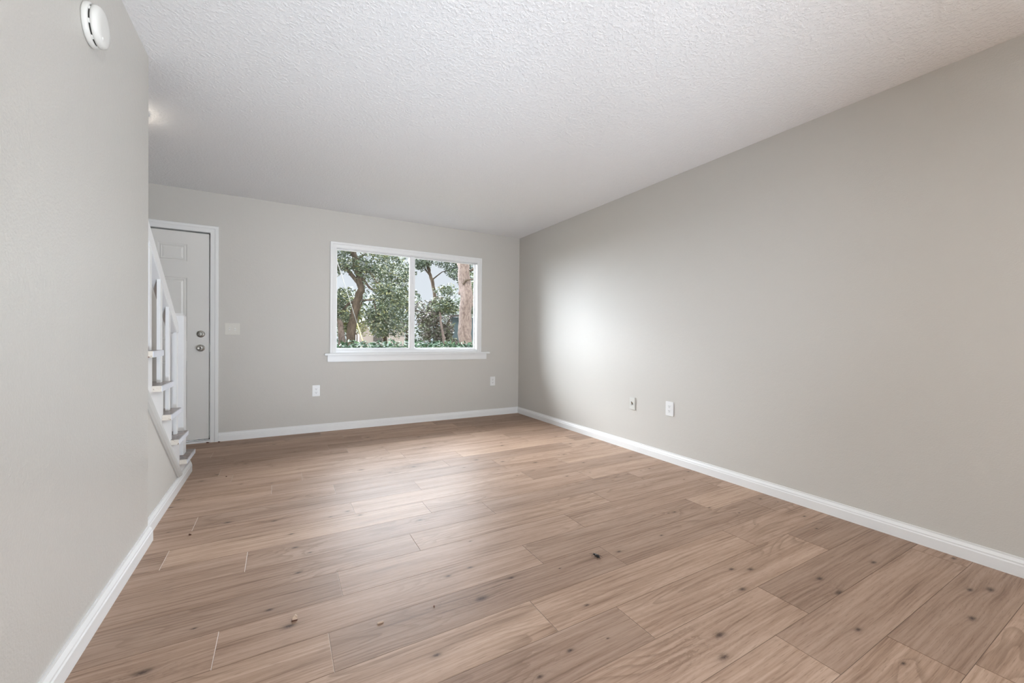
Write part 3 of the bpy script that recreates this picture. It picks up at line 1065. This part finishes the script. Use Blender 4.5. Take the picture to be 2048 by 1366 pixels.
# big live oak on the left
oak = empty('oak_tree', (2.07, 14.92, -.16), 'large leafy oak with a leaning grey trunk behind the left pane', 'tree')
mb = MB()
limb(mb, [(2.05, 14.93, -.16), (2.07, 14.92, .71), (2.13, 14.9, 1.44), (2.24, 14.84, 2.13), (2.39, 14.76, 2.64), (2.33, 14.8, 3.16), (2.18, 14.89, 3.76), (2.0, 15.0, 4.6)], .165, .085, 12)
mb.build('trunk', M_bark, oak)
for pts, a, b in (([(2.36, 14.78, 2.85), (2.27, 14.83, 2.95), (2.06, 14.95, 3.24), (1.88, 15.06, 3.41), (1.55, 15.2, 3.46)], .085, .05),
                  ([(2.35, 14.79, 3.1), (2.48, 14.71, 2.99), (2.64, 14.62, 2.73), (2.85, 14.5, 2.55)], .06, .03),
                  ([(2.24, 14.85, 3.29), (2.45, 14.73, 3.28), (2.66, 14.62, 3.25), (2.81, 14.53, 2.99), (3.1, 14.4, 2.7)], .055, .025),
                  ([(2.24, 14.84, 1.75), (2.45, 14.72, 2.3), (2.78, 14.54, 2.3), (2.84, 14.49, 1.79), (2.70, 14.55, 1.30)], .035, .018),
                  ([(2.84, 14.49, 1.85), (3.0, 14.4, 1.75), (3.2, 14.3, 1.45)], .022, .012),
                  ([(2.3, 14.8, 2.3), (2.0, 14.95, 2.15), (1.7, 15.1, 1.75), (1.55, 15.2, 1.4)], .05, .02),
                  ([(2.2, 14.9, 3.6), (2.6, 14.7, 4.0), (3.2, 14.4, 4.2), (3.6, 14.15, 4.0)], .05, .02),
                  ([(2.15, 14.88, 1.3), (2.28, 14.8, 1.1), (2.26, 14.8, .3)], .028, .022)):
    mb = MB()
    limb(mb, pts, a, b, 8, 5)
    mb.build('branch', M_bark, oak)
bb = blobs_in(rgb, 15, (1.5, 2.6), (14.6, 15.6), (3.2, 4.3), (.28, .5))
bb += blobs_in(rgb, 24, (2.5, 3.65), (13.9, 15.2), (2.3, 4.1), (.3, .55))
bb += blobs_in(rgb, 9, (2.9, 3.7), (13.8, 14.6), (1.4, 2.3), (.25, .42))
bb += blobs_in(rgb, 9, (1.5, 2.0), (14.9, 15.6), (1.5, 2.7), (.22, .4))
bb += blobs_in(rgb, 5, (2.5, 2.9), (14.4, 14.8), (1.2, 1.9), (.18, .3))
leaf_cloud('foliage', bb, 10500, .052, M_oak, oak, 21)
# pale tree at the left edge
t2 = empty('slender_tree', (2.22, 18.29, -.16), 'pale slender trunk at the far left edge of the window', 'tree')
mb = MB()
limb(mb, [(2.24, 18.28, -.16), (2.22, 18.29, .68), (2.16, 18.33, 1.51), (2.05, 18.4, 2.1), (1.98, 18.5, 2.8)], .17, .07, 10)
mb.build('trunk', M_pine, t2)
leaf_cloud('foliage', blobs_in(rgb, 12, (1.7, 3.2), (18.0, 19.0), (1.3, 2.4), (.3, .5)), 2600, .06, M_pale_leaf, t2, 22)
# mid tree between
t3 = empty('young_tree', (4.45, 20.47, -.16), 'slim greenish tree farther back in the left pane', 'tree')
mb = MB()
limb(mb, [(4.47, 20.46, -.16), (4.45, 20.47, .63), (4.4, 20.51, 1.86), (4.27, 20.59, 2.84), (4.22, 20.64, 4.32)], .13, .06, 9)
mb.build('trunk', M_bark, t3)
leaf_cloud('foliage', blobs_in(rgb, 26, (4.0, 5.6), (19.4, 20.6), (1.2, 4.6), (.4, .7)), 6000, .075, M_oak, t3, 23)
# big pine in the right pane
pn = empty('pine_tree', (4.73, 11.11, -.16), 'thick pale pine trunk standing in the right pane', 'tree')
mb = MB()
limb(mb, [(4.74, 11.11, -.16), (4.73, 11.11, .77), (4.73, 11.12, 1.56), (4.72, 11.14, 2.45), (4.67, 11.17, 3.33), (4.64, 11.18, 4.2)], .205, .165, 20, 3)
mb.ball((4.88, 11.03, 2.02), .07, (.7, .7, 1.2), 10)
mb.ball((4.56, 11.2, 2.35), .05, (.7, .7, 1.2), 10)
mb.build('trunk', M_pine, pn)
for pts in ([(4.60, 11.02, 2.60), (4.66, 10.94, 2.71), (4.80, 10.93, 2.74), (4.92, 10.98, 2.76)], [(4.80, 10.98, 2.98), (4.90, 10.95, 3.06), (5.08, 10.92, 3.08)]):
    mb = MB()
    limb(mb, pts, .035, .016, 8, 4)
    mb.build('dead_branch', M_bark, pn)
# dark leaning tree
ln = empty('leaning_tree', (5.8, 16.5, -.16), 'dark thin leaning tree left of the pine, with sparse leaves', 'tree')
mb = MB()
limb(mb, [(5.80, 16.5, -.16), (5.74, 16.5, 1.4), (5.62, 16.55, 2.92), (5.52, 16.6, 3.44), (5.40, 16.65, 3.86), (5.28, 16.7, 4.38), (5.2, 16.75, 4.9)], .08, .065, 9)
mb.build('trunk', M_bark, ln)
for pts in ([(5.45, 16.6, 3.6), (5.14, 16.8, 4.1), (4.9, 16.9, 4.5)], [(5.52, 16.6, 3.45), (5.9, 16.4, 3.8), (6.3, 16.2, 3.9)]):
    mb = MB()
    limb(mb, pts, .03, .012, 7, 6)
    mb.build('branch', M_bark, ln)
bb = blobs_in(rgb, 12, (6.1, 7.1), (15.7, 16.4), (3.2, 4.3), (.28, .5)) + blobs_in(rgb, 8, (4.9, 6.0), (16.2, 17.2), (3.9, 4.8), (.22, .4))
leaf_cloud('foliage', bb, 4200, .058, M_dark_leaf, ln, 24)
# tangled brush mass
br = empty('brush_thicket', (5.2, 14.6, -.16), 'tangled grey-brown thicket in the lower right pane', 'thicket')
bb = blobs_in(rgb, 32, (4.5, 5.5), (14.2, 15.0), (.4, 2.35), (.24, .42))
leaf_cloud('twigs', bb, 6500, .06, M_twig, br, 25)
mb = MB()
rs = random.Random(5)
for k in range(16):
    x = rs.uniform(4.8, 5.3)
    y = rs.uniform(14.2, 15.2)
    limb(mb, [(x, y, -.16), (x + rs.uniform(-.4, .4), y, rs.uniform(1, 1.6)), (x + rs.uniform(-.4, .4), y + rs.uniform(-.2, .2), rs.uniform(1.6, 2.0))], .018, .008, 5, k)
mb.build('stems', M_bark, br)
# thin tree in front of the shed
t5 = empty('thin_tree', (4.91, 13.31, -.16), 'thin bare trunk standing between thicket and pine', 'tree')
mb = MB()
limb(mb, [(4.93, 13.3, -.16), (4.91, 13.31, .75), (4.85, 13.35, 1.12), (4.79, 13.39, 1.47), (4.76, 13.41, 2.0)], .065, .03, 9)
mb.build('trunk', M_pine, t5)
leaf_cloud('foliage', blobs_in(rgb, 8, (4.68, 5.2), (13.2, 13.5), (1.9, 2.7), (.22, .38)), 1500, .05, M_oak, t5, 26)
# green tree right of the pine
t6 = empty('evergreen_tree', (6.6, 13.2, -.16), 'green tree showing behind and right of the pine', 'tree')
mb = MB()
limb(mb, [(6.6, 13.3, -.16), (6.55, 13.3, 2.0), (6.5, 13.3, 3.8)], .09, .05, 9)
mb.build('trunk', M_bark, t6)
leaf_cloud('foliage', blobs_in(rgb, 22, (5.7, 7.0), (12.8, 13.8), (1.9, 3.6), (.25, .42)), 4200, .05, M_oak, t6, 27)

# distant trees
ft = empty('distant_trees', (10, 40, -.16), 'hazy row of trees far behind the garden', 'trees', kind='stuff')
MB().tube([(12, 44, -.2), (12, 44, 5)], [.3, .2], 8).build('trunks', M_bark, ft)
bb = blobs_in(rgb, 70, (2, 24), (41, 47), (.4, 5.5), (1.0, 2.0))
leaf_cloud('foliage', bb, 9000, .22, M_dark_leaf, ft, 28)
ft['kind'] = 'stuff'

# shed and house
M_teal = mat('blue_grey_siding', (.055, .085, .100), .7)
_n = N(M_teal)
_z = _n.xyz(_n.coord())[2]
_n.bump(_n.math('FRACT', _n.math('MULTIPLY', _z, 6.0)), .6, .02)
M_roof = mat('dark_shingle', (.05, .045, .042), .9)
sh = empty('blue_shed', (8.6, 19.5, -.16), 'dark blue-grey shed behind the pine trunk', 'shed')
MB().box(7.15, 10.2, 19.2, 21.5, -.16, 2.05).build('walls', M_teal, sh)
MB().prism([(6.95, 18.9, 2.0), (10.4, 18.9, 2.42), (10.4, 18.9, 2.52), (6.95, 18.9, 2.10)], (0, 2.9, 0)).build('roof', M_roof, sh)
MB().box(7.12, 7.19, 19.14, 19.2, -.16, 2.04).build('corner_trim', mat('pale_trim', (.13, .14, .15), .6), sh)
M_house = mat('pale_house_siding', (.26, .225, .21), .7)
hs = empty('white_house', (6.6, 31, -.16), 'pale house far behind the oak trunk', 'house')
MB().box(4.9, 8.2, 31.0, 34.5, -.16, 1.9).build('walls', M_house, hs)
MB().prism([(4.6, 30.7, 1.9), (8.5, 30.7, 1.9), (6.55, 30.7, 2.9)], (0, 4.1, 0)).build('roof', M_roof, hs)
MB().box(5.9, 6.8, 30.93, 31.0, .7, 1.5).build('window', M_roof, hs)

# guy wire with its yellow guard
gw = empty('guy_wire', (1.9, 10.45, -.16), 'pole guy wire with a yellow guard leaning in front of the oak', 'guy wire')
a_, b_ = Vector((2.07, 10.35, -.16)), Vector((1.27, 10.80, 2.62))
MB().tube([a_, a_ + (b_ - a_) * 1.6], [.008, .008], 8).build('cable', mat('galvanised_cable', (.16, .16, .15), .4, .5, .6), gw)
f0, f1 = .20, .66
MB().tube([a_ + (b_ - a_) * f0, a_ + (b_ - a_) * .55], [.014, .012], 10).build('guard', mat('yellow_plastic', (.34, .27, .10), .4), gw)

# clipped glossy hedge right outside the window
hd = empty('hedge', (1.8, 6.6, -.16), 'glossy dark green hedge just outside under the window', 'hedge')
bb = []
x = .1
while x < 3.9:
    for y in (6.25, 6.55, 6.85):
        bb.append(((x + rgb.uniform(-.05, .05), y, .55), (.20, .20, .42 + rgb.uniform(-.03, .03)), 1.0))
        bb.append(((x + rgb.uniform(-.05, .05), y, .85), (.18, .18, .10 + rgb.uniform(0, .07)), .7))
    x += .17
leaf_cloud('foliage', bb, 11000, .034, M_ivy, hd, 31, .4)
mb = MB()
rs = random.Random(9)
for k in range(14):
    x = .2 + k * .27
    limb(mb, [(x, 6.5, -.16), (x + rs.uniform(-.08, .08), 6.5 + rs.uniform(-.1, .1), .5), (x + rs.uniform(-.1, .1), 6.5 + rs.uniform(-.2, .2), .85)], .012, .006, 5, k)
mb.build('stems', M_bark, hd)
